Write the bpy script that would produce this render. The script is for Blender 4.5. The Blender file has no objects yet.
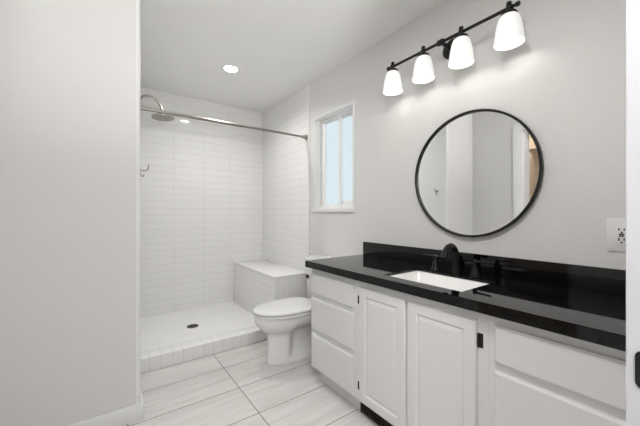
import bpy, bmesh, math, random
from mathutils import Vector, Matrix
C = bpy.context.scene.collection
PI = math.pi
R = math.radians

# ------------------------------------------------------------------ camera
cam_d = bpy.data.cameras.new('camera')
cam_d.sensor_fit = 'HORIZONTAL'
cam_d.sensor_width = 36.0
cam_d.lens = 300.5 / 640 * 36
cam_d.clip_start = 0.01
cam = bpy.data.objects.new('camera', cam_d)
C.objects.link(cam)
cam.location = (0, 0, 1.1456)
cam.rotation_euler = (R(90), 0, R(-35.9))
bpy.context.scene.camera = cam

# ------------------------------------------------------------------ world, exposure
w = bpy.data.worlds.new('daylight')
bpy.context.scene.world = w
w.use_nodes = True
wb = w.node_tree.nodes['Background']
wb.inputs[0].default_value = (0.73, 0.82, 0.89, 1)
wb.inputs[1].default_value = 0.64
vs = bpy.context.scene.view_settings
vs.view_transform = 'Standard'
vs.look = 'None'
vs.gamma = 1.0
vs.use_curve_mapping = False
vs.exposure = 0.78

# lamp powers (used by the builders below)
BULB_W = 0.13
SHADE_E = 0.24
DOWN_W = 5.0
CLOSET_FILL_W = 4.5
DOWN_SPREAD = 150
FILL_TORCH_W = 88.0
FILL_DOWN_W = 9.5

# ------------------------------------------------------------------ room numbers (metres)
W = 1.689          # right wall
YB = 3.588         # shower back wall
ZC = 2.44          # ceiling
XE = 0.1730        # end face of the partition
YP = 1.943         # front face of the partition
XL = -0.383         # left wall
YF = 0.09          # bathroom face of the entry wall
XJ = 0.638          # entry jamb
YT = 2.507         # where the shower tile starts on the right wall
ZS = 0.070         # shower floor

# ------------------------------------------------------------------ materials
def new_mat(name):
    m = bpy.data.materials.new(name)
    m.use_nodes = True
    nt = m.node_tree
    return m, nt, nt.nodes['Principled BSDF']

def nd(nt, t, **kw):
    n = nt.nodes.new(t)
    for k, v in kw.items():
        setattr(n, k, v)
    return n

def plain(name, col, rough=0.5, metal=0.0, spec=0.5, var=0.0, scale=8.0, coat=0.0, bump=0.0, bscale=60.0):
    m, nt, b = new_mat(name)
    b.inputs['Base Color'].default_value = (*col, 1)
    b.inputs['Roughness'].default_value = rough
    b.inputs['Metallic'].default_value = metal
    b.inputs['Specular IOR Level'].default_value = spec
    b.inputs['Coat Weight'].default_value = coat
    tc = nd(nt, 'ShaderNodeTexCoord')
    n = nd(nt, 'ShaderNodeTexNoise')
    n.inputs['Scale'].default_value = scale
    n.inputs['Detail'].default_value = 4
    nt.links.new(tc.outputs['Object'], n.inputs['Vector'])
    mx = nd(nt, 'ShaderNodeMix', data_type='RGBA')
    mx.inputs[6].default_value = (*[c * (1 - var) for c in col], 1)
    mx.inputs[7].default_value = (*[min(1, c * (1 + var)) for c in col], 1)
    nt.links.new(n.outputs['Fac'], mx.inputs[0])
    nt.links.new(mx.outputs[2], b.inputs['Base Color'])
    if bump:
        n2 = nd(nt, 'ShaderNodeTexNoise')
        n2.inputs['Scale'].default_value = bscale
        n2.inputs['Detail'].default_value = 3
        nt.links.new(tc.outputs['Object'], n2.inputs['Vector'])
        bp = nd(nt, 'ShaderNodeBump')
        bp.inputs['Strength'].default_value = bump
        bp.inputs['Distance'].default_value = 0.01
        nt.links.new(n2.outputs['Fac'], bp.inputs['Height'])
        nt.links.new(bp.outputs['Normal'], b.inputs['Normal'])
    return m

def tile_mat(name, axes, bw, rh, off=(0, 0), tile=(0.82, 0.815, 0.80), grout=(0.66, 0.655, 0.64), rough=0.06, mortar=0.0022):
    m, nt, b = new_mat(name)
    tc = nd(nt, 'ShaderNodeTexCoord')
    sp = nd(nt, 'ShaderNodeSeparateXYZ')
    cb = nd(nt, 'ShaderNodeCombineXYZ')
    nt.links.new(tc.outputs['Object'], sp.inputs[0])
    for i, a in enumerate(axes):
        ad = nd(nt, 'ShaderNodeMath', operation='ADD')
        ad.inputs[1].default_value = off[i]
        nt.links.new(sp.outputs['XYZ'.index(a)], ad.inputs[0])
        nt.links.new(ad.outputs[0], cb.inputs[i])
    br = nd(nt, 'ShaderNodeTexBrick')
    br.offset = 0.0
    br.squash = 1.0
    br.inputs['Scale'].default_value = 1.0
    br.inputs['Mortar Size'].default_value = mortar
    br.inputs['Mortar Smooth'].default_value = 0.3
    br.inputs['Brick Width'].default_value = bw
    br.inputs['Row Height'].default_value = rh
    br.inputs['Color1'].default_value = (*tile, 1)
    br.inputs['Color2'].default_value = (*[c * 0.985 for c in tile], 1)
    br.inputs['Mortar'].default_value = (*grout, 1)
    nt.links.new(cb.outputs[0], br.inputs['Vector'])
    nt.links.new(br.outputs['Color'], b.inputs['Base Color'])
    b.inputs['Roughness'].default_value = rough
    inv = nd(nt, 'ShaderNodeMath', operation='SUBTRACT')
    inv.inputs[0].default_value = 1.0
    nt.links.new(br.outputs['Fac'], inv.inputs[1])
    n2 = nd(nt, 'ShaderNodeTexNoise')
    n2.inputs['Scale'].default_value = 6
    nt.links.new(tc.outputs['Object'], n2.inputs['Vector'])
    ad = nd(nt, 'ShaderNodeMath', operation='MULTIPLY_ADD')
    ad.inputs[1].default_value = 0.25
    nt.links.new(n2.outputs['Fac'], ad.inputs[0])
    nt.links.new(inv.outputs[0], ad.inputs[2])
    bp = nd(nt, 'ShaderNodeBump')
    bp.inputs['Strength'].default_value = 0.35
    bp.inputs['Distance'].default_value = 0.002
    nt.links.new(ad.outputs[0], bp.inputs['Height'])
    nt.links.new(bp.outputs['Normal'], b.inputs['Normal'])
    return m

def floor_mat():
    m, nt, b = new_mat('floor_tile')
    tc = nd(nt, 'ShaderNodeTexCoord')
    mp = nd(nt, 'ShaderNodeMapping')
    bw, rh = 0.6156, 0.3078
    mp.inputs['Location'].default_value = (-0.7267 + 10 * bw, -2.2153 + 20 * rh, 0)
    nt.links.new(tc.outputs['Object'], mp.inputs['Vector'])
    br = nd(nt, 'ShaderNodeTexBrick')
    br.offset = 0.0
    br.squash = 1.0
    br.inputs['Scale'].default_value = 1.0
    br.inputs['Mortar Size'].default_value = 0.0034
    br.inputs['Mortar Smooth'].default_value = 0.2
    br.inputs['Brick Width'].default_value = bw
    br.inputs['Row Height'].default_value = rh
    br.inputs['Color1'].default_value = (0, 0, 0, 1)
    br.inputs['Color2'].default_value = (1, 1, 1, 1)
    nt.links.new(mp.outputs[0], br.inputs['Vector'])
    # streaks running along the tile, shifted per tile
    ms = nd(nt, 'ShaderNodeMapping')
    ms.inputs['Scale'].default_value = (1.6, 16, 1)
    ms.inputs['Rotation'].default_value = (0, 0, R(4))
    nt.links.new(tc.outputs['Object'], ms.inputs['Vector'])
    va = nd(nt, 'ShaderNodeVectorMath', operation='MULTIPLY_ADD')
    va.inputs[1].default_value = (7.3, 11.1, 3.0)
    nt.links.new(br.outputs['Color'], va.inputs[0])
    nt.links.new(ms.outputs[0], va.inputs[2])
    n = nd(nt, 'ShaderNodeTexNoise')
    n.inputs['Scale'].default_value = 1.6
    n.inputs['Detail'].default_value = 7
    n.inputs['Roughness'].default_value = 0.62
    n.inputs['Distortion'].default_value = 0.6
    nt.links.new(va.outputs[0], n.inputs['Vector'])
    cr = nd(nt, 'ShaderNodeValToRGB')
    e = cr.color_ramp.elements
    e[0].position = 0.30; e[0].color = (0.575, 0.55, 0.525, 1)
    e[1].position = 0.62; e[1].color = (0.72, 0.705, 0.685, 1)
    nt.links.new(n.outputs['Fac'], cr.inputs[0])
    mx = nd(nt, 'ShaderNodeMix', data_type='RGBA')
    mx.inputs[7].default_value = (0.24, 0.225, 0.21, 1)
    nt.links.new(br.outputs['Fac'], mx.inputs[0])
    nt.links.new(cr.outputs[0], mx.inputs[6])
    nt.links.new(mx.outputs[2], b.inputs['Base Color'])
    b.inputs['Roughness'].default_value = 0.38
    inv = nd(nt, 'ShaderNodeMath', operation='SUBTRACT')
    inv.inputs[0].default_value = 1.0
    nt.links.new(br.outputs['Fac'], inv.inputs[1])
    bp = nd(nt, 'ShaderNodeBump')
    bp.inputs['Strength'].default_value = 0.4
    bp.inputs['Distance'].default_value = 0.002
    nt.links.new(inv.outputs[0], bp.inputs['Height'])
    nt.links.new(bp.outputs['Normal'], b.inputs['Normal'])
    return m

def granite_mat():
    m, nt, b = new_mat('black_granite')
    tc = nd(nt, 'ShaderNodeTexCoord')
    v = nd(nt, 'ShaderNodeTexVoronoi')
    v.inputs['Scale'].default_value = 260
    nt.links.new(tc.outputs['Object'], v.inputs['Vector'])
    cr = nd(nt, 'ShaderNodeValToRGB')
    e = cr.color_ramp.elements
    e[0].position = 0.05; e[0].color = (0.06, 0.065, 0.075, 1)
    e[1].position = 0.12; e[1].color = (0.0022, 0.0024, 0.0032, 1)
    nt.links.new(v.outputs['Distance'], cr.inputs[0])
    nt.links.new(cr.outputs[0], b.inputs['Base Color'])
    b.inputs['Roughness'].default_value = 0.035
    b.inputs['IOR'].default_value = 1.45
    n = nd(nt, 'ShaderNodeTexNoise')
    n.inputs['Scale'].default_value = 5
    nt.links.new(tc.outputs['Object'], n.inputs['Vector'])
    mr = nd(nt, 'ShaderNodeMapRange')
    mr.inputs['To Min'].default_value = 0.02
    mr.inputs['To Max'].default_value = 0.06
    nt.links.new(n.outputs['Fac'], mr.inputs['Value'])
    nt.links.new(mr.outputs[0], b.inputs['Roughness'])
    return m

def glow(name, col, strength):
    m, nt, b = new_mat(name)
    b.inputs['Base Color'].default_value = (0.9, 0.9, 0.88, 1)
    b.inputs['Roughness'].default_value = 0.25
    b.inputs['Emission Color'].default_value = (*col, 1)
    b.inputs['Emission Strength'].default_value = strength
    return m

def shade_mat():
    # opal glass, lit from the bulb inside; the pressed rim at the mouth is denser
    m, nt, b = new_mat('opal_glass')
    b.inputs['Base Color'].default_value = (0.88, 0.88, 0.87, 1)
    b.inputs['Roughness'].default_value = 0.3
    tc = nd(nt, 'ShaderNodeTexCoord')
    n = nd(nt, 'ShaderNodeTexNoise')
    n.inputs['Scale'].default_value = 22
    n.inputs['Detail'].default_value = 3
    nt.links.new(tc.outputs['Object'], n.inputs['Vector'])
    mr = nd(nt, 'ShaderNodeMapRange')
    mr.inputs['To Min'].default_value = SHADE_E * 0.72
    mr.inputs['To Max'].default_value = SHADE_E * 1.2
    nt.links.new(n.outputs['Fac'], mr.inputs['Value'])
    b.inputs['Emission Color'].default_value = (1, 0.985, 0.96, 1)
    nt.links.new(mr.outputs[0], b.inputs['Emission Strength'])
    return m

def pane_mat():
    m, nt, b = new_mat('window_glass')
    out = nt.nodes['Material Output']
    tr = nd(nt, 'ShaderNodeBsdfTransparent')
    tr.inputs[0].default_value = (0.96, 0.98, 0.98, 1)
    gl = nd(nt, 'ShaderNodeBsdfGlossy')
    gl.inputs['Roughness'].default_value = 0.03
    ms = nd(nt, 'ShaderNodeMixShader')
    ms.inputs[0].default_value = 0.04
    nt.links.new(tr.outputs[0], ms.inputs[1])
    nt.links.new(gl.outputs[0], ms.inputs[2])
    nt.links.new(ms.outputs[0], out.inputs[0])
    return m

M = dict(
    wall=plain('wall_paint', (0.71, 0.702, 0.688), 0.55, var=0.012, scale=3, bump=0.10, bscale=38),
    wall2=plain('partition_paint', (0.71, 0.702, 0.688), 0.5, var=0.01, scale=3, bump=0.03, bscale=30),
    ceil=plain('ceiling_paint', (0.90, 0.895, 0.88), 0.8, var=0.02, scale=4, bump=0.12, bscale=22),
    trim=plain('trim_white', (0.80, 0.80, 0.79), 0.35),
    jamb=plain('jamb_shaded_white', (0.56, 0.56, 0.58), 0.35),  # white trim greyed down, the doorway shade is put into the colour
    cab=plain('cabinet_white', (0.72, 0.719, 0.714), 0.38, var=0.006),
    vinyl=plain('vinyl_white', (0.85, 0.85, 0.84), 0.35),
    porc=plain('porcelain', (0.80, 0.795, 0.78), 0.10, coat=0.5),
    sinkp=plain('sink_porcelain', (0.86, 0.855, 0.84), 0.15),
    seat=plain('seat_plastic', (0.78, 0.775, 0.76), 0.22),
    pan=plain('shower_pan_white', (0.83, 0.825, 0.81), 0.3, var=0.01),
    black=plain('black_metal', (0.012, 0.012, 0.013), 0.35, metal=0.3),
    bronze=plain('dark_bronze', (0.010, 0.0095, 0.0095), 0.12, metal=0.0, spec=0.22),
    fix=plain('fixture_black', (0.03, 0.028, 0.03), 0.3, metal=0.6),
    nickel=plain('brushed_nickel', (0.36, 0.335, 0.305), 0.33, metal=1.0),
    hinge=plain('hinge_black', (0.02, 0.018, 0.017), 0.4, metal=0.4),
    vent=plain('vent_brown', (0.022, 0.018, 0.014), 0.5),
    dark=plain('cavity_dark', (0.006, 0.006, 0.006), 0.9),
    outlet=plain('outlet_white', (0.78, 0.775, 0.77), 0.3),
    drain=plain('drain_metal', (0.12, 0.115, 0.11), 0.4, metal=0.8),
    beige=plain('closet_paint', (0.62, 0.54, 0.44), 0.7, var=0.01),
    hallp=plain('hall_dark_absorber', (0.30, 0.31, 0.33), 0.7),  # unseen hall walls and ceiling, darkened to cut bounced light on the jamb
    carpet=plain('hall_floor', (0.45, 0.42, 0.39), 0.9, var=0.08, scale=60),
    granite=granite_mat(),
    floor=floor_mat(),
    tile_back=tile_mat('tile_back', 'XZ', 0.3085, 0.0757, off=(-0.629 + 3.085, -1.50 + 0.0757 * 30)),
    tile_side=tile_mat('tile_side', 'YZ', 0.3085, 0.0757, off=(-3.588 + 0.3085 * 14, -1.50 + 0.0757 * 30)),
    tile_bench=tile_mat('tile_bench', 'YZ', 0.3085, 0.0757, off=(3.085, 0.757 - 0.52)),
    tile_top=tile_mat('tile_bench_top', 'YX', 3.0, 3.0, off=(1.0, 1.0)),
    tile_end=tile_mat('tile_bench_end', 'XZ', 0.0500, 0.6, off=(1.0, 0.6)),
    tile_curb=tile_mat('tile_curb', 'XY', 0.0757, 0.5, off=(0.757, 0.25), tile=(0.83, 0.825, 0.81), mortar=0.0026),
    tile_curbf=tile_mat('tile_curb_front', 'XZ', 0.0757, 0.5, off=(0.757, 0.25), mortar=0.0026),
    shade=shade_mat(),
    bulb=glow('bulb_glow', (1, 0.97, 0.92), 3),
    lens=glow('downlight_lens', (1, 0.98, 0.95), 9),
    pane=pane_mat(),
)
mm, nt_, b_ = new_mat('mirror_silver')
b_.inputs['Base Color'].default_value = (0.93, 0.935, 0.94, 1)
b_.inputs['Metallic'].default_value = 1.0
b_.inputs['Roughness'].default_value = 0.0
M['mirror'] = mm

# ------------------------------------------------------------------ mesh helpers
def merge(dst, src, mi=0):
    me = bpy.data.meshes.new('t')
    for f in src.faces:
        f.material_index = max(f.material_index, mi)
    src.to_mesh(me)
    src.free()
    dst.from_mesh(me)
    bpy.data.meshes.remove(me)

def box(bm, x0, x1, y0, y1, z0, z1, bev=0.0, seg=2, mi=0):
    t = bmesh.new()
    bmesh.ops.create_cube(t, size=1.0)
    for v in t.verts:
        v.co = Vector(((x0 + x1) / 2 + v.co.x * (x1 - x0), (y0 + y1) / 2 + v.co.y * (y1 - y0), (z0 + z1) / 2 + v.co.z * (z1 - z0)))
    if bev:
        bmesh.ops.bevel(t, geom=t.edges[:], offset=bev, segments=seg, affect='EDGES', profile=0.6)
    merge(bm, t, mi)

def loft(bm, rings, cap0=True, cap1=True, closed=False):
    t = bmesh.new()
    vr = [[t.verts.new(p) for p in r] for r in rings]
    n = len(vr[0])
    pairs = list(zip(vr, vr[1:]))
    if closed:
        pairs.append((vr[-1], vr[0]))
    for a, b in pairs:
        for i in range(n):
            j = (i + 1) % n
            t.faces.new((a[i], a[j], b[j], b[i]))
    if not closed:
        if cap0: t.faces.new(list(reversed(vr[0])))
        if cap1: t.faces.new(vr[-1])
    bmesh.ops.recalc_face_normals(t, faces=t.faces[:])
    merge(bm, t)

def lathe(bm, prof, o, ax=(0, 0, 1), n=32, cap0=True, cap1=True):
    """prof: list of (radius, distance along ax) starting at o."""
    ax = Vector(ax).normalized()
    q = Vector((0, 0, 1)).rotation_difference(ax)
    o = Vector(o)
    rings = []
    for r, h in prof:
        r = max(r, 1e-5)
        rings.append([o + q @ Vector((r * math.cos(2 * PI * i / n), r * math.sin(2 * PI * i / n), h)) for i in range(n)])
    loft(bm, rings, cap0, cap1)

def tube(bm, pts, rad, n=14, caps=True):
    pts = [Vector(p) for p in pts]
    rads = rad if isinstance(rad, (list, tuple)) else [rad] * len(pts)
    rings = []
    up = None
    for i, p in enumerate(pts):
        d = (pts[min(i + 1, len(pts) - 1)] - pts[max(i - 1, 0)]).normalized()
        if up is None:
            up = Vector((0, 0, 1)) if abs(d.z) < 0.9 else Vector((1, 0, 0))
        s = d.cross(up).normalized()
        u = s.cross(d).normalized()
        up = u
        rings.append([p + rads[i] * (math.cos(2 * PI * k / n) * s + math.sin(2 * PI * k / n) * u) for k in range(n)])
    loft(bm, rings, caps, caps)

def smooth_path(pts, k=8):
    pts = [Vector(p) for p in pts]
    out = []
    for i in range(len(pts) - 1):
        p0, p1, p2, p3 = pts[max(i - 1, 0)], pts[i], pts[i + 1], pts[min(i + 2, len(pts) - 1)]
        for j in range(k):
            t = j / k
            out.append(0.5 * ((2 * p1) + (p2 - p0) * t + (2 * p0 - 5 * p1 + 4 * p2 - p3) * t * t + (3 * p1 - p0 - 3 * p2 + p3) * t ** 3))
    out.append(pts[-1])
    return out

def prism(bm, poly, z0, z1):
    loft(bm, [[(x, y, z0) for x, y in poly], [(x, y, z1) for x, y in poly]])

def grid_slab(bm, axis, a, b, us, vs_, holes):
    """slab between a and b along axis with rectangular holes; us/vs_ are cut lines, holes are cells (i, j)."""
    t = bmesh.new()
    def P(u, v, c):
        return {'x': (c, u, v), 'y': (u, c, v), 'z': (u, v, c)}[axis]
    def solid(i, j):
        return 0 <= i < len(us) - 1 and 0 <= j < len(vs_) - 1 and (i, j) not in holes
    cache = {}
    def V(i, j, c):
        k = (i, j, c)
        if k not in cache:
            cache[k] = t.verts.new(P(us[i], vs_[j], c))
        return cache[k]
    for i in range(len(us) - 1):
        for j in range(len(vs_) - 1):
            if not solid(i, j):
                continue
            for c in (a, b):
                t.faces.new((V(i, j, c), V(i + 1, j, c), V(i + 1, j + 1, c), V(i, j + 1, c)))
            for (di, dj, p, q) in ((-1, 0, (i, j), (i, j + 1)), (1, 0, (i + 1, j), (i + 1, j + 1)), (0, -1, (i, j), (i + 1, j)), (0, 1, (i, j + 1), (i + 1, j + 1))):
                if not solid(i + di, j + dj):
                    t.faces.new((V(*p, a), V(*q, a), V(*q, b), V(*p, b)))
    bmesh.ops.recalc_face_normals(t, faces=t.faces[:])
    merge(bm, t)

def obj(name, bm, mats, parent=None, smooth=35):
    me = bpy.data.meshes.new(name)
    root = parent
    off = Vector((0, 0, 0))
    while root is not None:
        off += root.location
        root = root.parent
    for v in bm.verts:
        v.co -= off
    bm.to_mesh(me)
    bm.free()
    for m in (mats if isinstance(mats, (list, tuple)) else [mats]):
        me.materials.append(m)
    if smooth:
        me.polygons.foreach_set('use_smooth', [True] * len(me.polygons))
        me.set_sharp_from_angle(angle=R(smooth))
    o = bpy.data.objects.new(name, me)
    C.objects.link(o)
    o.parent = parent
    return o

def tag(o, label, cat, group=None):
    o['label'] = label
    o['category'] = cat
    if group:
        o['group'] = group
    return o

def thing(name, label, cat, loc, group=None):
    o = bpy.data.objects.new(name, None)
    o.empty_display_size = 0.1
    C.objects.link(o)
    o.location = loc
    return tag(o, label, cat, group)

def struct(o, label=None):
    o['kind'] = 'structure'
    if label:
        o['label'] = label
    return o

def NB():
    return bmesh.new()

def light(name, kind, loc, power, parent=None, size=0.1, col=(1, 0.99, 0.978), rot=(0, 0, 0)):
    d = bpy.data.lights.new(name, kind)
    d.energy = power
    d.color = col
    if kind == 'AREA':
        d.shape = 'DISK'
        d.size = size
    else:
        d.shadow_soft_size = size
    o = bpy.data.objects.new(name, d)
    C.objects.link(o)
    off = Vector((0, 0, 0))
    r = parent
    while r is not None:
        off += r.location
        r = r.parent
    o.location = Vector(loc) - off
    o.rotation_euler = rot
    o.parent = parent
    return o

# ================================================================== THE SETTING
b = NB(); box(b, -2.0, W + 0.12, -2.3, YB + 0.12, -0.1, 0.0)
struct(obj('floor', b, M['floor'], smooth=0))
b = NB(); box(b, -2.0, W + 0.12, YF - 0.12, YB + 0.12, ZC, ZC + 0.1)
struct(obj('ceiling', b, M['ceil'], smooth=0))

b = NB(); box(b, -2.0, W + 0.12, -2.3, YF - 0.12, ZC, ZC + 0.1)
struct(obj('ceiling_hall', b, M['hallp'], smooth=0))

# right wall with the window opening
WY0, WY1, WZ0, WZ1 = 1.862, 2.425, 1.180, 2.062
b = NB()
grid_slab(b, 'x', W, W + 0.14, [-0.03, WY0, WY1, YB + 0.12], [0.0, WZ0, WZ1, ZC], {(1, 1)})
struct(obj('wall_right', b, M['wall'], smooth=0))
b = NB(); box(b, XE, W, YB, YB + 0.12, 0, ZC)
struct(obj('wall_back', b, M['tile_back'], smooth=0))

# partition block: bull-nosed corner at its end
b = NB()
rr = 0.022
arc = [(XE - rr + rr * math.sin(t), YP + rr - rr * math.cos(t)) for t in [i * PI / 2 / 8 for i in range(9)]]
prism(b, [(XL, YP)] + arc + [(XE, YB + 0.12), (XL, YB + 0.12)], 0, ZC)
b.normal_update()
for f_ in b.faces:
    nx, ny = f_.normal.x, f_.normal.y
    f_.material_index = 1 if (nx > 0.05 and ny < -0.03) or nx > 0.9 else 0
struct(obj('wall_partition', b, [M['wall2'], M['trim']], smooth=30))
# tiled faces of the shower on the partition and on the right wall
b = NB(); box(b, XE, XE + 0.010, YT, YB, ZS, ZC)
struct(obj('trim_1', b, M['tile_side'], smooth=0))
b = NB(); box(b, W - 0.010, W, YT + 0.012, YB, ZS, ZC)
struct(obj('trim_2', b, M['tile_side'], smooth=0))
b = NB(); box(b, W - 0.0112, W, YT, YT + 0.012, 0.0, ZC, 0.002)
struct(obj('trim_3', b, M['trim'], smooth=0))

# left wall with the closet doorway, entry wall with the doorway the camera stands in
CY0, CY1, CZ = 0.62, 1.386, 2.04
b = NB()
grid_slab(b, 'x', XL - 0.12, XL, [-2.3, CY0, CY1, YP], [0.0, CZ, ZC], {(1, 0)})
struct(obj('wall_left', b, M['wall2'], smooth=0))
b = NB()
grid_slab(b, 'y', YF - 0.12, YF, [XL, -0.22, XJ, W], [0.0, 2.04, ZC], {(1, 0)})
struct(obj('wall_front', b, M['wall'], smooth=0))

# entry door lining with its strike plate
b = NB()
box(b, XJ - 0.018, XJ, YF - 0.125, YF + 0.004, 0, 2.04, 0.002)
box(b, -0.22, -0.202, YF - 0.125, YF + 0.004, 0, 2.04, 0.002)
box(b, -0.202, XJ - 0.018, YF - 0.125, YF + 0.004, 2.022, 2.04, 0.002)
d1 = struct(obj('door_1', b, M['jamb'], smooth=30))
b = NB()
poly = []
xs = XJ - 0.018
ys0, ys1, zs0, zs1 = 0.046, 0.0842, 0.896, 0.950
def rrect(u0, u1, v0, v1, r, n=6):
    out = []
    for (cu, cv, a0) in ((u1 - r, v1 - r, 0), (u0 + r, v1 - r, 90), (u0 + r, v0 + r, 180), (u1 - r, v0 + r, 270)):
        for i in range(n + 1):
            a = R(a0 + 90 * i / n)
            out.append((cu + r * math.cos(a), cv + r * math.sin(a)))
    return out
rp = rrect(ys0, ys1, zs0, zs1, 0.009)
loft(b, [[(xs, y, z) for y, z in rp], [(xs - 0.002, y, z) for y, z in rp]])
sp_ = obj('strike_plate', b, M['black'], d1); sp_['label'] = 'black strike plate'
b = NB()
for zz in (0.898, 0.939):
    lathe(b, [(0.0035, 0), (0.003, 0.0012)], (xs - 0.002, 0.063, zz), (-1, 0, 0), 12)
obj('screw', b, M['nickel'], sp_)

# closet doorway casing (white trim seen in the mirror)
b = NB()
xw = XL
box(b, xw, xw + 0.016, CY1, CY1 + 0.095, 0, CZ + 0.095, 0.003)
box(b, xw, xw + 0.016, CY0 - 0.095, CY0, 0, CZ + 0.095, 0.003)
box(b, xw, xw + 0.016, CY0, CY1, CZ, CZ + 0.095, 0.003)
box(b, xw - 0.125, xw, CY1 - 0.016, CY1, 0, CZ - 0.016)
box(b, xw - 0.125, xw, CY0, CY0 + 0.016, 0, CZ - 0.016)
box(b, xw - 0.125, xw, CY0, CY1, CZ - 0.016, CZ)
struct(obj('door_2', b, M['trim'], smooth=30))
# closet behind it
b = NB()
box(b, -1.52, -1.42, 0.3, 2.2, 0, ZC)
box(b, -1.42, XL - 0.0005, 1.95, 2.2, 0, ZC)
box(b, -1.42, XL - 0.12, 0.3, 0.4, 0, ZC)
struct(obj('wall_closet', b, M['beige'], smooth=0))
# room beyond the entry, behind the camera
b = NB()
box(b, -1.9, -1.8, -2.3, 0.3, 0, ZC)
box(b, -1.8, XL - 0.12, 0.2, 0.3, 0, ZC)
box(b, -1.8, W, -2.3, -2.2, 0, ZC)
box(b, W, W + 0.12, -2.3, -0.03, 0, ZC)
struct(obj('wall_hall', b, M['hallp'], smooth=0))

# baseboards
def baseboard(name, pts):
    """pts: path of (x, y), board grows to the left of travel."""
    b = NB()
    for (x0, x1, y0, y1) in pts:
        box(b, x0, x1, y0, y1, 0, 0.091, 0.004, 2)
    struct(obj(name, b, M['trim'], smooth=30))
baseboard('baseboard_partition', [(XL + 0.013, XE + 0.013, YP - 0.013, YP), (XE, XE + 0.013, YP, 2.470)])
baseboard('baseboard_left', [(XL, XL + 0.013, CY1 + 0.097, YP - 0.013)])
baseboard('baseboard_right', [(W - 0.013, W, 1.712, YT - 0.01)])

# window: returns are the wall's own; vinyl slider set back in the opening
XG = W + 0.078
b = NB()
g = 0.026
grid_slab(b, 'x', XG - 0.012, XG + 0.05, [WY0, WY0 + g, WY1 - g, WY1], [WZ0, WZ0 + g + 0.01, WZ1 - g, WZ1], {(1, 1)})
win = struct(obj('window_1', b, M['vinyl'], smooth=0))
b = NB()
c_ = 0.010
grid_slab(b, 'x', W - 0.006, W, [WY0 - 0.022, WY0, WY1, WY1 + 0.012], [WZ0, WZ1, WZ1 + 0.014], {(1, 0)})
obj('casing', b, M['trim'], win, smooth=0)
b = NB()
box(b, W - 0.016, W + 0.066, WY0 - 0.022, WY1 + 0.014, WZ0 - 0.026, WZ0 + 0.010, 0.004)
obj('sill', b, M['trim'], win)
b = NB()
box(b, W + 0.0005, W + 0.066, WY1 - 0.009, WY1, WZ0 + 0.010, WZ1)
box(b, W + 0.0005, W + 0.066, WY0, WY0 + 0.009, WZ0 + 0.010, WZ1)
box(b, W + 0.0005, W + 0.066, WY0 + 0.009, WY1 - 0.009, WZ1 - 0.009, WZ1)
obj('jamb_liner', b, M['vinyl'], win, smooth=0)
ym = 2.150
b = NB()
grid_slab(b, 'x', XG - 0.002, XG + 0.016, [ym - 0.035, ym - 0.005, WY1 - g - 0.045, WY1 - g], [WZ0 + g + 0.01, WZ0 + g + 0.026, WZ1 - g - 0.022, WZ1 - g], {(1, 1)})
sash = obj('sash', b, M['vinyl'], win, smooth=0)
b = NB()
box(b, XG + 0.005, XG + 0.009, ym - 0.005, WY1 - g - 0.045, WZ0 + g + 0.026, WZ1 - g - 0.022)
obj('pane', b, M['pane'], sash, smooth=0)
b = NB(); box(b, XG - 0.012, XG - 0.002, ym - 0.032, ym - 0.012, 1.515, 1.565, 0.003)
obj('latch', b, M['vinyl'], sash)
b = NB()
grid_slab(b, 'x', XG + 0.020, XG + 0.036, [WY0 + g, WY0 + g + 0.02, ym - 0.02, ym + 0.02], [WZ0 + g + 0.01, WZ0 + g + 0.05, WZ1 - g - 0.022, WZ1 - g], {(1, 1)})
fs = obj('fixed_sash', b, M['vinyl'], win, smooth=0)
b = NB()
box(b, XG + 0.026, XG + 0.030, WY0 + g + 0.02, ym - 0.02, WZ0 + g + 0.05, WZ1 - g - 0.022)
obj('pane', b, M['pane'], fs, smooth=0)

# ================================================================== SHOWER
XBN = 1.2935
YC0, YC1, ZK = 2.475, 2.610, 0.105
b = NB()
box(b, XE + 0.0105, XBN - 0.0005, YC1, YB - 0.0005, 0.0005, ZS, 0.0)
t = thing('shower_pan', 'white shower floor behind the tiled curb', 'shower floor', (0.73, 3.1, 0))
obj('pan', b, M['pan'], t, smooth=0)
b = NB()
tb = bmesh.new(); bmesh.ops.create_cube(tb, size=1.0)
def boxmat(bm, x0, x1, y0, y1, z0, z1, f, bev=0.004):
    """box whose faces get a material index from f(normal)."""
    t = bmesh.new()
    box(t, x0, x1, y0, y1, z0, z1, bev)
    t.normal_update()
    for fc in t.faces:
        fc.material_index = f(fc.normal)
    merge(bm, t)
tb.free()
boxmat(b, XE + 0.001, XBN - 0.001, YC0, YC1 - 0.0005, 0.0005, ZK, lambda n: 0 if n.z > 0.7 else 1)
t = thing('shower_curb', 'low curb of small square white tiles between shower and floor', 'curb', (0.73, YC0, 0))
obj('tiled_curb', b, [M['tile_curb'], M['tile_curbf']], t, smooth=30)
ZB = 0.552
t = thing('shower_bench', 'white tiled bench built along the right side of the shower', 'bench', (1.49, 3.0, 0))
b = NB()
boxmat(b, XBN, W - 0.0135, YT - 0.002, YB - 0.0005, 0.0005, ZB - 0.012, lambda n: 0 if n.x < -0.7 else 1, 0.002)
obj('tiled_base', b, [M['tile_bench'], M['tile_end']], t, smooth=30)
b = NB(); box(b, XBN - 0.006, W - 0.0135, YT - 0.008, YB - 0.0005, ZB - 0.012, ZB, 0.003)
obj('bench_top', b, M['tile_top'], t)

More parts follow.
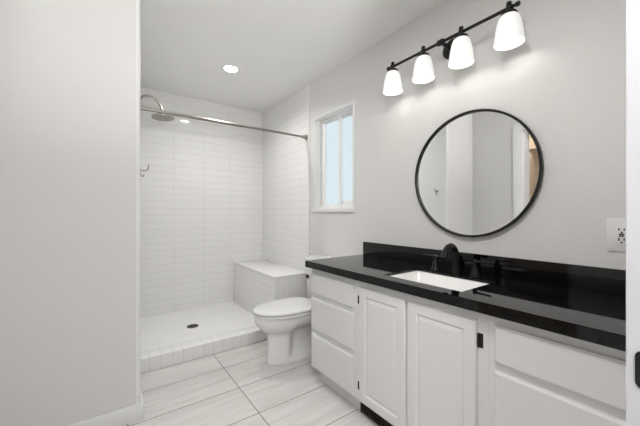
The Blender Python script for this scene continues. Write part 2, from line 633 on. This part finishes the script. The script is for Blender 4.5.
t = thing('floor_drain', 'round dark metal drain in the white shower floor', 'drain', (0.694, 3.022, ZS))
b = NB(); lathe(b, [(0.052, 0.0), (0.052, 0.003), (0.046, 0.0045)], (0.694, 3.022, ZS), n=40)
obj('grate', b, M['drain'], t)
b = NB()
for i in range(-3, 4):
    l = math.sqrt(0.04 ** 2 - (i * 0.011) ** 2)
    box(b, 0.694 + i * 0.011 - 0.0025, 0.694 + i * 0.011 + 0.0025, 3.022 - l, 3.022 + l, ZS + 0.0045, ZS + 0.0052)
obj('slots', b, M['dark'], t, smooth=0)

# curtain rod
YR, ZR = 2.554, 1.914
t = thing('shower_curtain_rod', 'brushed nickel curtain rod across the shower opening', 'curtain rod', (0.93, YR, ZR))
b = NB(); tube(b, [(XE + 0.012, YR, ZR), (1.0, YR, ZR)], 0.0125, 18); tube(b, [(0.98, YR, ZR), (W - 0.02, YR, ZR)], 0.0105, 18)
obj('rod', b, M['nickel'], t)
for x, s in ((XE + 0.0102, 1), (W - 0.0102, -1)):
    b = NB()
    lathe(b, [(0.027, 0), (0.027, 0.006), (0.020, 0.018), (0.0165, 0.030), (0.0165, 0.045), (0.013, 0.047)], (x, YR, ZR), (s, 0, 0), 28)
    obj('flange', b, M['nickel'], t)

# rain shower head on a gooseneck arm
YH = 3.02
t = thing('shower_fixture', 'chrome rain shower head on a curved gooseneck arm', 'shower head', (XE + 0.011, YH, 2.05))
b = NB()
arm = smooth_path([(XE + 0.012, YH, 2.035), (XE + 0.05, YH, 2.06), (XE + 0.075, YH, 2.11), (XE + 0.12, YH, 2.165), (XE + 0.185, YH, 2.17), (XE + 0.235, YH, 2.13), (XE + 0.262, YH, 2.065), (XE + 0.268, YH, 2.03)], 6)
tube(b, arm, 0.0105, 14)
obj('arm', b, M['nickel'], t)
b = NB(); lathe(b, [(0.03, 0), (0.03, 0.004), (0.014, 0.012)], (XE + 0.0105, YH, 2.035), (1, 0, 0.3), 24)
obj('escutcheon', b, M['nickel'], t)
b = NB()
ctr = Vector((XE + 0.268, YH, 2.026)); axd = (0.05, -0.05, -1)
lathe(b, [(0.012, -0.022), (0.016, -0.012), (0.02, 0.0), (0.055, 0.008), (0.088, 0.014), (0.093, 0.019), (0.092, 0.027), (0.085, 0.029)], ctr, axd, 40)
hd = obj('shower_head', b, M['nickel'], t)
b = NB()
q = Vector((0, 0, 1)).rotation_difference(Vector(axd).normalized())
for k, (rad, cnt) in enumerate(((0.02, 6), (0.042, 12), (0.066, 18))):
    for i in range(cnt):
        a = 2 * PI * i / cnt
        lathe(b, [(0.0035, 0.0), (0.002, 0.003)], ctr + q @ Vector((rad * math.cos(a), rad * math.sin(a), 0.0288)), axd, 6)
obj('nozzles', b, M['drain'], hd, smooth=0)

# robe hook on the end of the partition
YK, ZH_ = 2.070, 1.401
t = thing('robe_hook', 'small nickel robe hook on the partition end beside the shower', 'hook', (XE, YK, ZH_))
b = NB(); lathe(b, [(0.014, 0), (0.014, 0.004), (0.009, 0.008)], (XE + 0.0003, YK, ZH_), (1, 0, 0), 20)
obj('base', b, M['nickel'], t)
b = NB()
tube(b, smooth_path([(XE + 0.006, YK, ZH_ + 0.002), (XE + 0.025, YK, ZH_ - 0.003), (XE + 0.043, YK, ZH_ + 0.002), (XE + 0.051, YK, ZH_ + 0.016), (XE + 0.052, YK, ZH_ + 0.036)], 5), 0.0042, 10)
obj('prong', b, M['nickel'], t)
b = NB()
tube(b, smooth_path([(XE + 0.006, YK, ZH_ - 0.006), (XE + 0.010, YK, ZH_ - 0.022), (XE + 0.014, YK, ZH_ - 0.034), (XE + 0.024, YK, ZH_ - 0.036), (XE + 0.028, YK, ZH_ - 0.026)], 5), 0.0042, 10)
obj('prong', b, M['nickel'], t)

# recessed ceiling light
def downlight(DX, DY, label, power, spread=180):
    t = thing('ceiling_downlight', label, 'ceiling light', (DX, DY, ZC), 'recessed ceiling lights')
    b = NB()
    n = 48
    rings = []
    for r, z in ((0.083, 0), (0.083, -0.003), (0.078, -0.0065), (0.066, -0.0065), (0.058, -0.002), (0.058, 0)):
        rings.append([(DX + r * math.cos(2 * PI * i / n), DY + r * math.sin(2 * PI * i / n), ZC + z) for i in range(n)])
    loft(b, rings, closed=True)
    obj('trim_ring', b, M['trim'], t)
    b = NB(); lathe(b, [(0.0575, 0.0), (0.0575, 0.0012)], (DX, DY, ZC - 0.0014), n=40)
    obj('lens', b, M['lens'], t)
    light('downlight_lamp', 'AREA', (DX, DY, ZC - 0.008), power, t, 0.11).data.spread = R(spread)
downlight(0.935, 2.655, 'round recessed ceiling light over the shower entrance', DOWN_W, DOWN_SPREAD)
downlight(0.30, 0.42, 'added recessed ceiling light inside the entry door, unseen fill', FILL_DOWN_W)  # added out of view to even out the room light

# ================================================================== VANITY
XF = 1.164          # face frame
XD = 1.148          # door and drawer fronts
VE = 1.706          # far end of the cabinets
VZ0, VZ1 = 0.095, 0.8074
NEAR = YF + 0.006
SEAM1, SEAM2 = 1.262, 0.536

def carcass(y0, y1):
    b = NB()
    box(b, XF, W - 0.001, y0, y1, VZ0, VZ1)
    return b

def front_slab(y0, y1, z0, z1, panel=None, ch=0.010):
    """overlay front: chamfered edge, optional raised panel; returns bmesh."""
    t = bmesh.new()
    bmesh.ops.create_cube(t, size=1.0)
    for v in t.verts:
        v.co = Vector(((XD + XF) / 2 + v.co.x * (XF - XD), (y0 + y1) / 2 + v.co.y * (y1 - y0), (z0 + z1) / 2 + v.co.z * (z1 - z0)))
    t.faces.ensure_lookup_table()
    t.normal_update()
    fr = [f for f in t.faces if f.normal.x < -0.9][0]
    def inset(th, dx):
        bmesh.ops.inset_region(t, faces=[fr], thickness=th, depth=0)
        for v in fr.verts:
            v.co.x += dx
    # lip: edge steps back
    for v in fr.verts:
        v.co.x += 0.005
    inset(ch, -0.005)
    if panel:
        inset(panel, 0)
        inset(0.008, 0.0065)
        inset(0.004, 0)
        inset(0.024, -0.0050)
    return t

def hinge(parent, y, z, big=False):
    b = NB()
    hw_, hh = (0.009, 0.027) if big else (0.004, 0.022)
    box(b, XF - 0.0035, XF - 0.0002, y - hw_, y + hw_, z - hh, z + hh, 0.001)
    h = obj('hinge', b, M['hinge'], parent)
    h['label'] = 'black hinge'
    b = NB()
    yk = y + (hw_ - 0.002 if big else 0)
    lathe(b, [(0.003, 0), (0.0042, 0.002), (0.0042, 2 * hh - 0.002), (0.003, 2 * hh)], (XF - 0.006, yk, z - hh), n=12)
    obj('knuckle', b, M['hinge'], h)

def toe(y0, y1, parent):
    b = NB(); box(b, 1.212, W - 0.02, y0, y1, 0.0005, VZ0)
    obj('toe_kick', b, M['cab'], parent, smooth=0)

ZROWS = ((0.604, 0.740), (0.366, 0.573), (0.108, 0.330))
def drawer_unit(label, y0, y1, d0, d1, g):
    t = thing('drawer_cabinet', label, 'cabinet', (XF, (y0 + y1) / 2, 0), g)
    obj('carcass', carcass(y0, y1), M['cab'], t, smooth=0)
    for z0, z1 in ZROWS:
        obj('drawer', front_slab(d0, d1, z0, z1), M['cab'], t, smooth=0)
    toe(y0, y1 - (0.04 if y1 > 1.5 else 0), t)
    return t
drawer_unit('white three drawer cabinet nearest the toilet under the black counter', SEAM1 + 0.0003, VE, 1.269, 1.692, 'vanity drawer cabinets')
t = thing('sink_cabinet', 'white two door cabinet under the sink', 'cabinet', (XF, 0.9, 0))
b = NB()
box(b, XF, W - 0.001, SEAM2 + 0.0003, SEAM1 - 0.0003, VZ0, 0.64)
box(b, XF, XF + 0.02, SEAM2 + 0.0003, SEAM1 - 0.0003, 0.64, VZ1)
box(b, XF + 0.02, W - 0.001, SEAM2 + 0.0003, SEAM2 + 0.018, 0.64, VZ1)
box(b, XF + 0.02, W - 0.001, SEAM1 - 0.018, SEAM1 - 0.0003, 0.64, VZ1)
obj('carcass', b, M['cab'], t, smooth=0)
for y0, y1, hy, big in ((0.908, 1.222, 1.2335, False), (0.578, 0.896, 0.566, True)):
    d = obj('door', front_slab(y0, y1, 0.108, 0.739, 0.060, 0.007), M['cab'], t, smooth=0)
    for hz in (0.662, 0.182):
        hinge(d, hy, hz, big)
toe(SEAM2, SEAM1 - 0.0003, t)
drawer_unit('white three drawer cabinet at the doorway end under the black counter', NEAR, SEAM2 - 0.0003, NEAR + 0.03, 0.513, 'vanity drawer cabinets')

# toe-kick heating register
t = thing('toe_kick_vent', 'dark brown heating register in the toe kick under the sink doors', 'vent', (1.21, 1.08, 0.0))
b = NB()
grid_slab(b, 'x', 1.200, 1.2115, [0.88, 0.892, 1.250, 1.262], [0.006, 0.016, 0.080, 0.090], {(1, 1)})
obj('frame', b, M['vent'], t, smooth=0)
b = NB(); box(b, 1.2095, 1.2118, 0.892, 1.25, 0.016, 0.080)
obj('duct_opening', b, M['dark'], t, smooth=0)
b = NB()
for i in range(18):
    y = 0.905 + i * 0.0195
    box(b, 1.202, 1.2095, y, y + 0.005, 0.016, 0.080)
obj('louvre', b, M['vent'], t, smooth=0)

# countertop with sink cut-out
CX, CZ0, CZ1 = 1.1229, 0.8078, 0.8198
CZA = 0.7782    # underside of the thick front edge
CE = 1.7251
SX0, SX1, SY0, SY1 = 1.205, 1.495, 0.665, 1.092
t = thing('countertop', 'polished black granite countertop over the white vanity cabinets', 'countertop', (1.4, 0.9, CZ0))
b = NB()
grid_slab(b, 'z', CZ0, CZ1, [CX, SX0, SX1, W - 0.0005], [YF + 0.001, SY0, SY1, CE], {(1, 1)})
bmesh.ops.bevel(b, geom=[e for e in b.edges if abs(e.verts[0].co.z - CZ1) < 1e-5 and abs(e.verts[1].co.z - CZ1) < 1e-5 and len([f for f in e.link_faces if abs(f.normal.z) < 0.5]) == 1], offset=0.002, segments=2, affect='EDGES')
slab_ = obj('slab', b, M['granite'], t, smooth=0)
b = NB()
box(b, CX + 0.0002, XF - 0.0006, YF + 0.001, CE - 0.0002, CZA, CZ0 + 0.0005)
box(b, XF - 0.0006, W - 0.0005, VE + 0.0006, CE - 0.0002, CZA, CZ0 + 0.0005)
obj('edge_build_up', b, M['granite'], t, smooth=0)
t = thing('backsplash', 'low black granite backsplash standing on the back of the counter', 'backsplash', (W - 0.01, 0.9, CZ1))
b = NB(); box(b, W - 0.0205, W - 0.0005, YF + 0.001, CE, CZ1 + 0.0002, 0.919, 0.0015)
obj('strip', b, M['granite'], t)

# undermount sink
t = thing('sink', 'white rectangular undermount sink set in the black counter', 'sink', ((SX0 + SX1) / 2, (SY0 + SY1) / 2, 0.68))
b = NB()
def rr3(x0, x1, y0, y1, r, z):
    return [(x, y, z) for x, y in rrect(x0, x1, y0, y1, r)]
zt = CZ0 - 0.0004
e_ = 0.004
loft(b, [rr3(SX0 - 0.018, SX1 + 0.018, SY0 - 0.018, SY1 + 0.018, 0.03, zt - 0.012),
         rr3(SX0 - 0.018, SX1 + 0.018, SY0 - 0.018, SY1 + 0.018, 0.03, zt),
         rr3(SX0 + e_ - 0.006, SX1 - e_ + 0.006, SY0 + e_ - 0.006, SY1 - e_ + 0.006, 0.02, zt),
         rr3(SX0 + e_, SX1 - e_, SY0 + e_, SY1 - e_, 0.025, zt - 0.008),
         rr3(SX0 + 0.012, SX1 - 0.012, SY0 + 0.012, SY1 - 0.012, 0.03, zt - 0.075),
         rr3(SX0 + 0.03, SX1 - 0.03, SY0 + 0.03, SY1 - 0.03, 0.035, zt - 0.100),
         rr3(1.33, 1.364, 0.86, 0.90, 0.015, zt - 0.108),
         rr3(1.33, 1.364, 0.86, 0.90, 0.015, zt - 0.116),
         rr3(SX0 + 0.02, SX1 - 0.02, SY0 + 0.02, SY1 - 0.02, 0.035, zt - 0.112),
         rr3(SX0 - 0.004, SX1 + 0.004, SY0 - 0.004, SY1 + 0.004, 0.03, zt - 0.075),
         rr3(SX0 - 0.006, SX1 + 0.006, SY0 - 0.006, SY1 + 0.006, 0.03, zt - 0.012)], closed=True)
obj('basin', b, M['sinkp'], t, smooth=50)
b = NB(); lathe(b, [(0.021, 0), (0.021, 0.002), (0.014, 0.003)], (1.347, 0.88, zt - 0.1085), n=24)
obj('drain', b, M['bronze'], t)

# widespread faucet
FX, FY = 1.552, 0.888
t = thing('faucet', 'dark bronze widespread faucet behind the sink', 'faucet', (FX, FY, CZ1))
b = NB()
lathe(b, [(0.026, 0.0003), (0.026, 0.006), (0.0235, 0.012), (0.0215, 0.03), (0.0205, 0.05)], (FX, FY, CZ1), n=28)
pth = smooth_path([(FX, FY, CZ1 + 0.045), (FX - 0.001, FY, CZ1 + 0.085), (FX - 0.012, FY, CZ1 + 0.122), (FX - 0.042, FY, CZ1 + 0.146), (FX - 0.075, FY, CZ1 + 0.140), (FX - 0.100, FY, CZ1 + 0.117), (FX - 0.108, FY, CZ1 + 0.098)], 6)
tube(b, pth, [0.0205 - 0.0035 * i / len(pth) for i in range(len(pth))], 18)
lathe(b, [(0.0180, 0), (0.019, 0.004), (0.019, 0.012), (0.015, 0.014)], (FX - 0.105, FY, CZ1 + 0.108), (-0.3, 0, -1), 20)
obj('spout', b, M['bronze'], t)
for sgn in (1, -1):
    hy = FY + sgn * 0.112
    b = NB()
    hx = FX - 0.018
    lathe(b, [(0.027, 0.0003), (0.027, 0.005), (0.023, 0.010), (0.0185, 0.03), (0.0115, 0.055), (0.0095, 0.066), (0.011, 0.070), (0.011, 0.082), (0.007, 0.086)], (hx, hy, CZ1), n=24)
    h = obj('handle', b, M['bronze'], t)
    b = NB()
    tube(b, [(hx, hy, CZ1 + 0.077), (hx + 0.001, hy + sgn * 0.03, CZ1 + 0.079), (hx + 0.002, hy + sgn * 0.074, CZ1 + 0.081), (hx + 0.002, hy + sgn * 0.079, CZ1 + 0.081)], [0.0065, 0.0055, 0.005, 0.003], 12)
    obj('lever', b, M['bronze'], h)

# ================================================================== WALL THINGS
# round mirror
MY, MZ, MR = 0.8819, 1.364, 0.3545
t = thing('round_mirror', 'round wall mirror with a thin black frame above the sink', 'mirror', (W - 0.006, MY, MZ))
b = NB()
n = 96
rings = []
for r, x in ((MR, 0.0), (MR, -0.020), (MR - 0.002, -0.022), (MR - 0.010, -0.022), (MR - 0.012, -0.020), (MR - 0.012, 0.0)):
    rings.append([(W - 0.006 + x, MY + r * math.cos(2 * PI * i / n), MZ + r * math.sin(2 * PI * i / n)) for i in range(n)])
loft(b, rings, closed=True)
obj('frame', b, M['black'], t, smooth=40)
b = NB(); lathe(b, [(MR - 0.0122, 0), (MR - 0.0122, 0.009)], (W - 0.006, MY, MZ), (-1, 0, 0), 96)
obj('glass', b, M['mirror'], t, smooth=20)
t.rotation_euler = (0, 0, R(-0.3))
b = NB()

# outlet
OY, OZ = 0.266, 1.056
t = thing('wall_outlet', 'white outlet with oversized plate above the counter end', 'outlet', (W, OY, OZ))
b = NB(); box(b, W - 0.006, W - 0.0002, OY - 0.044, OY + 0.044, OZ - 0.066, OZ + 0.066, 0.0025)
obj('plate', b, M['outlet'], t)
b = NB(); box(b, W - 0.009, W - 0.006, OY - 0.0175, OY + 0.0175, OZ - 0.034, OZ + 0.034, 0.001)
f = obj('receptacle', b, M['outlet'], t)
b = NB()
xo = W - 0.0096
for zc in (0.020, -0.020):
    for dy, hh in ((0.0075, 0.0056), (-0.0075, 0.0048)):
        box(b, xo, xo + 0.001, OY + dy - 0.0019, OY + dy + 0.0019, OZ + zc + 0.004 - hh, OZ + zc + 0.004 + hh)
    lathe(b, [(0.0034, 0), (0.0034, 0.001)], (xo + 0.001, OY, OZ + zc - 0.008), (-1, 0, 0), 10)
for zc in (0.0045, -0.0025):
    box(b, xo, xo + 0.001, OY - 0.0075, OY + 0.0075, OZ + zc - 0.0026, OZ + zc + 0.0026)
obj('slots', b, M['dark'], f, smooth=0)

# vanity light: bar, four opal shades
LX, LZ = W - 0.120, 2.122
LY = (1.340, 1.104, 0.868, 0.632)
LC = 0.988
t = thing('vanity_light', 'black wall light bar with four frosted glass shades', 'wall light', (W, LC, LZ))
b = NB()
lathe(b, [(0.058, 0.0003), (0.058, 0.010), (0.050, 0.018), (0.030, 0.024)], (W, LC, LZ), (-1, 0, 0), 40)
obj('backplate', b, M['fix'], t)
b = NB(); tube(b, [(W - 0.018, LC, LZ), (LX, LC, LZ)], 0.011, 16)
lathe(b, [(0.014, -0.02), (0.017, -0.012), (0.017, 0.012), (0.014, 0.02)], (LX, LC, LZ), (0, 1, 0), 20)
obj('arm', b, M['fix'], t)
b = NB(); tube(b, [(LX, LY[0] + 0.012, LZ), (LX, LY[3] - 0.012, LZ)], 0.0085, 16)
for y, s in ((LY[0] + 0.012, 1), (LY[3] - 0.012, -1)):
    lathe(b, [(0.0085, 0), (0.012, 0.004), (0.006, 0.010), (0.010, 0.018), (0.0125, 0.026), (0.009, 0.034), (0.002, 0.037)], (LX, y, LZ), (0, s, 0), 18)
obj('bar', b, M['fix'], t)
for y in LY:
    b = NB()
    z1 = LZ - 0.034
    out = [(0.033, 0.0), (0.042, -0.012), (0.050, -0.038), (0.056, -0.070), (0.060, -0.102), (0.0635, -0.124), (0.0650, -0.135)]
    inn = [(r - 0.004, h) for r, h in reversed(out)]
    prof = out + inn
    lathe(b, [(r, h) for r, h in prof], (LX, y, z1), n=40, cap0=False, cap1=False)
    s = obj('shade', b, M['shade'], t, smooth=60)
    b = NB()
    lathe(b, [(0.037, -0.008), (0.038, 0.0), (0.033, 0.010), (0.018, 0.018), (0.013, 0.024), (0.013, 0.046), (0.009, 0.048)], (LX, y, z1), n=28)
    obj('cap', b, M['fix'], s)
    b = NB()
    lathe(b, [(0.0055, 0.0), (0.0055, 0.004), (0.011, 0.006), (0.012, 0.014), (0.007, 0.019)], (LX, y, z1 + 0.046), n=18)
    obj('finial', b, M['fix'], s)
    b = NB()
    lathe(b, [(0.012, 0.0), (0.013, -0.02), (0.024, -0.045), (0.027, -0.062), (0.020, -0.082), (0.004, -0.089)], (LX, y, z1 - 0.010), n=20)
    obj('bulb', b, M['bulb'], s)
    light('vanity_bulb', 'POINT', (LX, y, z1 - 0.108), BULB_W, s, 0.015)

# ================================================================== TOILET
TY = 2.075
t = thing('toilet', 'white toilet with closed lid between the vanity and the shower bench', 'toilet', (1.3, TY, 0))
def egg(front, back, hw, z, n=48, p=2.3, ty=TY):
    """outline; front/back are distances from the wall, egg shaped towards the front."""
    out = []
    c = back + (front - back) * 0.42
    for i in range(n):
        a = 2 * PI * i / n
        ca, sa = math.cos(a), math.sin(a)
        e = 2.0 if ca > 0 else p
        fx = (abs(ca) ** (2 / e)) * (1 if ca > 0 else -1)
        fy = (abs(sa) ** (2 / e)) * (1 if sa > 0 else -1)
        f = c + (front - c) * fx if ca > 0 else c + (c - back) * fx
        out.append((f, hw * fy, z))
    return out
def place(ring, rear=None):
    res = []
    for f, y, z in ring:
        k = 1.0
        if rear is not None:
            s = min(1, max(0, (0.535 - f) / 0.05))
            s = s * s * (3 - 2 * s)
            k = 1 + (rear - 1) * s
        res.append((W - f, TY + y * k, z))
    return res
b = NB()
secs = [ # z, front, back, halfwidth, rear factor
    (0.0005, 0.680, 0.10, 0.106, 0.98), (0.010, 0.683, 0.10, 0.108, 0.98), (0.030, 0.680, 0.10, 0.106, 0.92), (0.044, 0.678, 0.10, 0.104, 0.80),
    (0.056, 0.677, 0.10, 0.104, 0.50), (0.11, 0.674, 0.10, 0.103, 0.42), (0.16, 0.672, 0.10, 0.104, 0.42), (0.205, 0.674, 0.10, 0.106, 0.46),
    (0.226, 0.680, 0.095, 0.112, 0.54), (0.240, 0.694, 0.09, 0.124, 0.62), (0.262, 0.722, 0.08, 0.146, 0.72), (0.290, 0.750, 0.06, 0.167, 0.84), (0.322, 0.769, 0.04, 0.181, 0.92),
    (0.350, 0.776, 0.03, 0.186, 0.95), (0.366, 0.776, 0.03, 0.186, 0.96), (0.374, 0.769, 0.035, 0.180, 0.96)]
loft(b, [place(egg(f, bk, hw, z, n=72, p=3.0), rf) for z, f, bk, hw, rf in secs])
obj('bowl', b, M['porc'], t, smooth=60)
b = NB()
def slabegg(b, front, back, hw, z0, z1, rnd, dome=0.0):
    rs = [place(egg(front - rnd, back + rnd, hw - rnd, z0, p=4)), place(egg(front, back, hw, z0 + rnd * 0.7, p=4)),
          place(egg(front, back, hw, z1 - rnd, p=4)), place(egg(front - rnd * 0.4, back + rnd * 0.4, hw - rnd * 0.4, z1 - rnd * 0.35, p=4)),
          place(egg(front - rnd * 1.3, back + rnd * 1.3, hw - rnd * 1.3, z1, p=4))]
    if dome:
        rs.append(place(egg(front - 0.07, back + 0.05, hw - 0.06, z1 + dome, p=3)))
        rs.append(place(egg(front - 0.16, back + 0.12, hw - 0.13, z1 + dome * 1.3, p=2.5)))
    loft(b, rs)
slabegg(b, 0.780, 0.285, 0.189, 0.3785, 0.3945, 0.004)
obj('seat', b, M['seat'], t, smooth=50)
b = NB()
slabegg(b, 0.784, 0.268, 0.190, 0.4000, 0.419, 0.006, 0.004)
lid = obj('lid', b, M['seat'], t, smooth=50)
for s_ in (1, -1):
    b = NB(); box(b, W - 0.268, W - 0.235, TY + s_ * 0.075 - 0.02, TY + s_ * 0.075 + 0.02, 0.3745, 0.408, 0.006)
    obj('seat_hinge', b, M['seat'], t)
# spacers between bowl, seat and lid
for fx, yy in ((0.70, 0.08), (0.70, -0.08), (0.36, 0.15), (0.36, -0.15)):
    b = NB(); box(b, W - fx - 0.012, W - fx + 0.012, TY + yy - 0.006, TY + yy + 0.006, 0.3735, 0.4010)
    obj('bumper', b, M['seat'], t)
b = NB()
ring = lambda d0, d1, hw, r, z: [(W - d1 + 0 * 0, 0, 0)] and [(x, y, z) for x, y in rrect(W - d1, W - d0, TY - hw, TY + hw, r)]
loft(b, [ring(0.016, 0.190, 0.190, 0.03, 0.3745), ring(0.014, 0.202, 0.200, 0.035, 0.39), ring(0.013, 0.206, 0.208, 0.035, 0.55), ring(0.012, 0.210, 0.218, 0.035, 0.722)])
obj('tank', b, M['porc'], t, smooth=50)
b = NB()
loft(b, [ring(0.010, 0.212, 0.221, 0.036, 0.7225), ring(0.008, 0.219, 0.227, 0.038, 0.728), ring(0.008, 0.219, 0.227, 0.038, 0.746), ring(0.012, 0.214, 0.222, 0.034, 0.754)])
obj('tank_lid', b, M['porc'], t, smooth=50)
b = NB()
lathe(b, [(0.008, 0), (0.008, 0.006), (0.018, 0.008), (0.019, 0.014), (0.015, 0.018)], (W - 0.2055, TY + 0.148, 0.583), (-1, 0, 0), 24)
fl = obj('flush_button', b, M['black'], t); fl['label'] = 'round black flush knob'

# ================================================================== beyond the openings
t = thing('closet_shelf', 'beige shelf on the closet wall seen in the mirror', 'shelf', (-1.25, 1.1, 1.90))
b = NB(); box(b, -1.4195, -1.10, 0.402, 1.66, 1.965, 1.985, 0.002)
obj('board', b, M['beige'], t)
b = NB(); box(b, -1.4195, -1.400, 0.402, 1.66, 1.88, 1.9648)
obj('cleat', b, M['beige'], t, smooth=0)
light('closet_fill_light', 'POINT', (-0.85, 1.68, 2.33), CLOSET_FILL_W, None, 0.06, (1, 0.91, 0.80))  # added fill light for the closet, no fixture around it
TX, TY_ = -0.05, -1.10
t = thing('fill_torchiere', 'added unseen torchiere outside the bathroom door, fill for the ceiling', 'floor lamp', (TX, TY_, 0))  # added behind the camera to throw fill light on the bathroom ceiling
b = NB(); lathe(b, [(0.14, 0.0005), (0.14, 0.015), (0.02, 0.025)], (TX, TY_, 0), n=32)
obj('base', b, M['black'], t)
b = NB(); lathe(b, [(0.012, 0.02), (0.012, 1.32)], (TX, TY_, 0), n=16)
obj('pole', b, M['black'], t)
b = NB(); lathe(b, [(0.02, 1.315), (0.10, 1.34), (0.17, 1.40), (0.174, 1.40), (0.10, 1.33), (0.02, 1.30)], (TX, TY_, 0), n=40, cap0=False, cap1=False)
obj('bowl', b, M['trim'], t)
light('fill_torchiere_light', 'AREA', (TX, TY_, 1.40), FILL_TORCH_W, t, 0.30, rot=(PI, 0, 0))
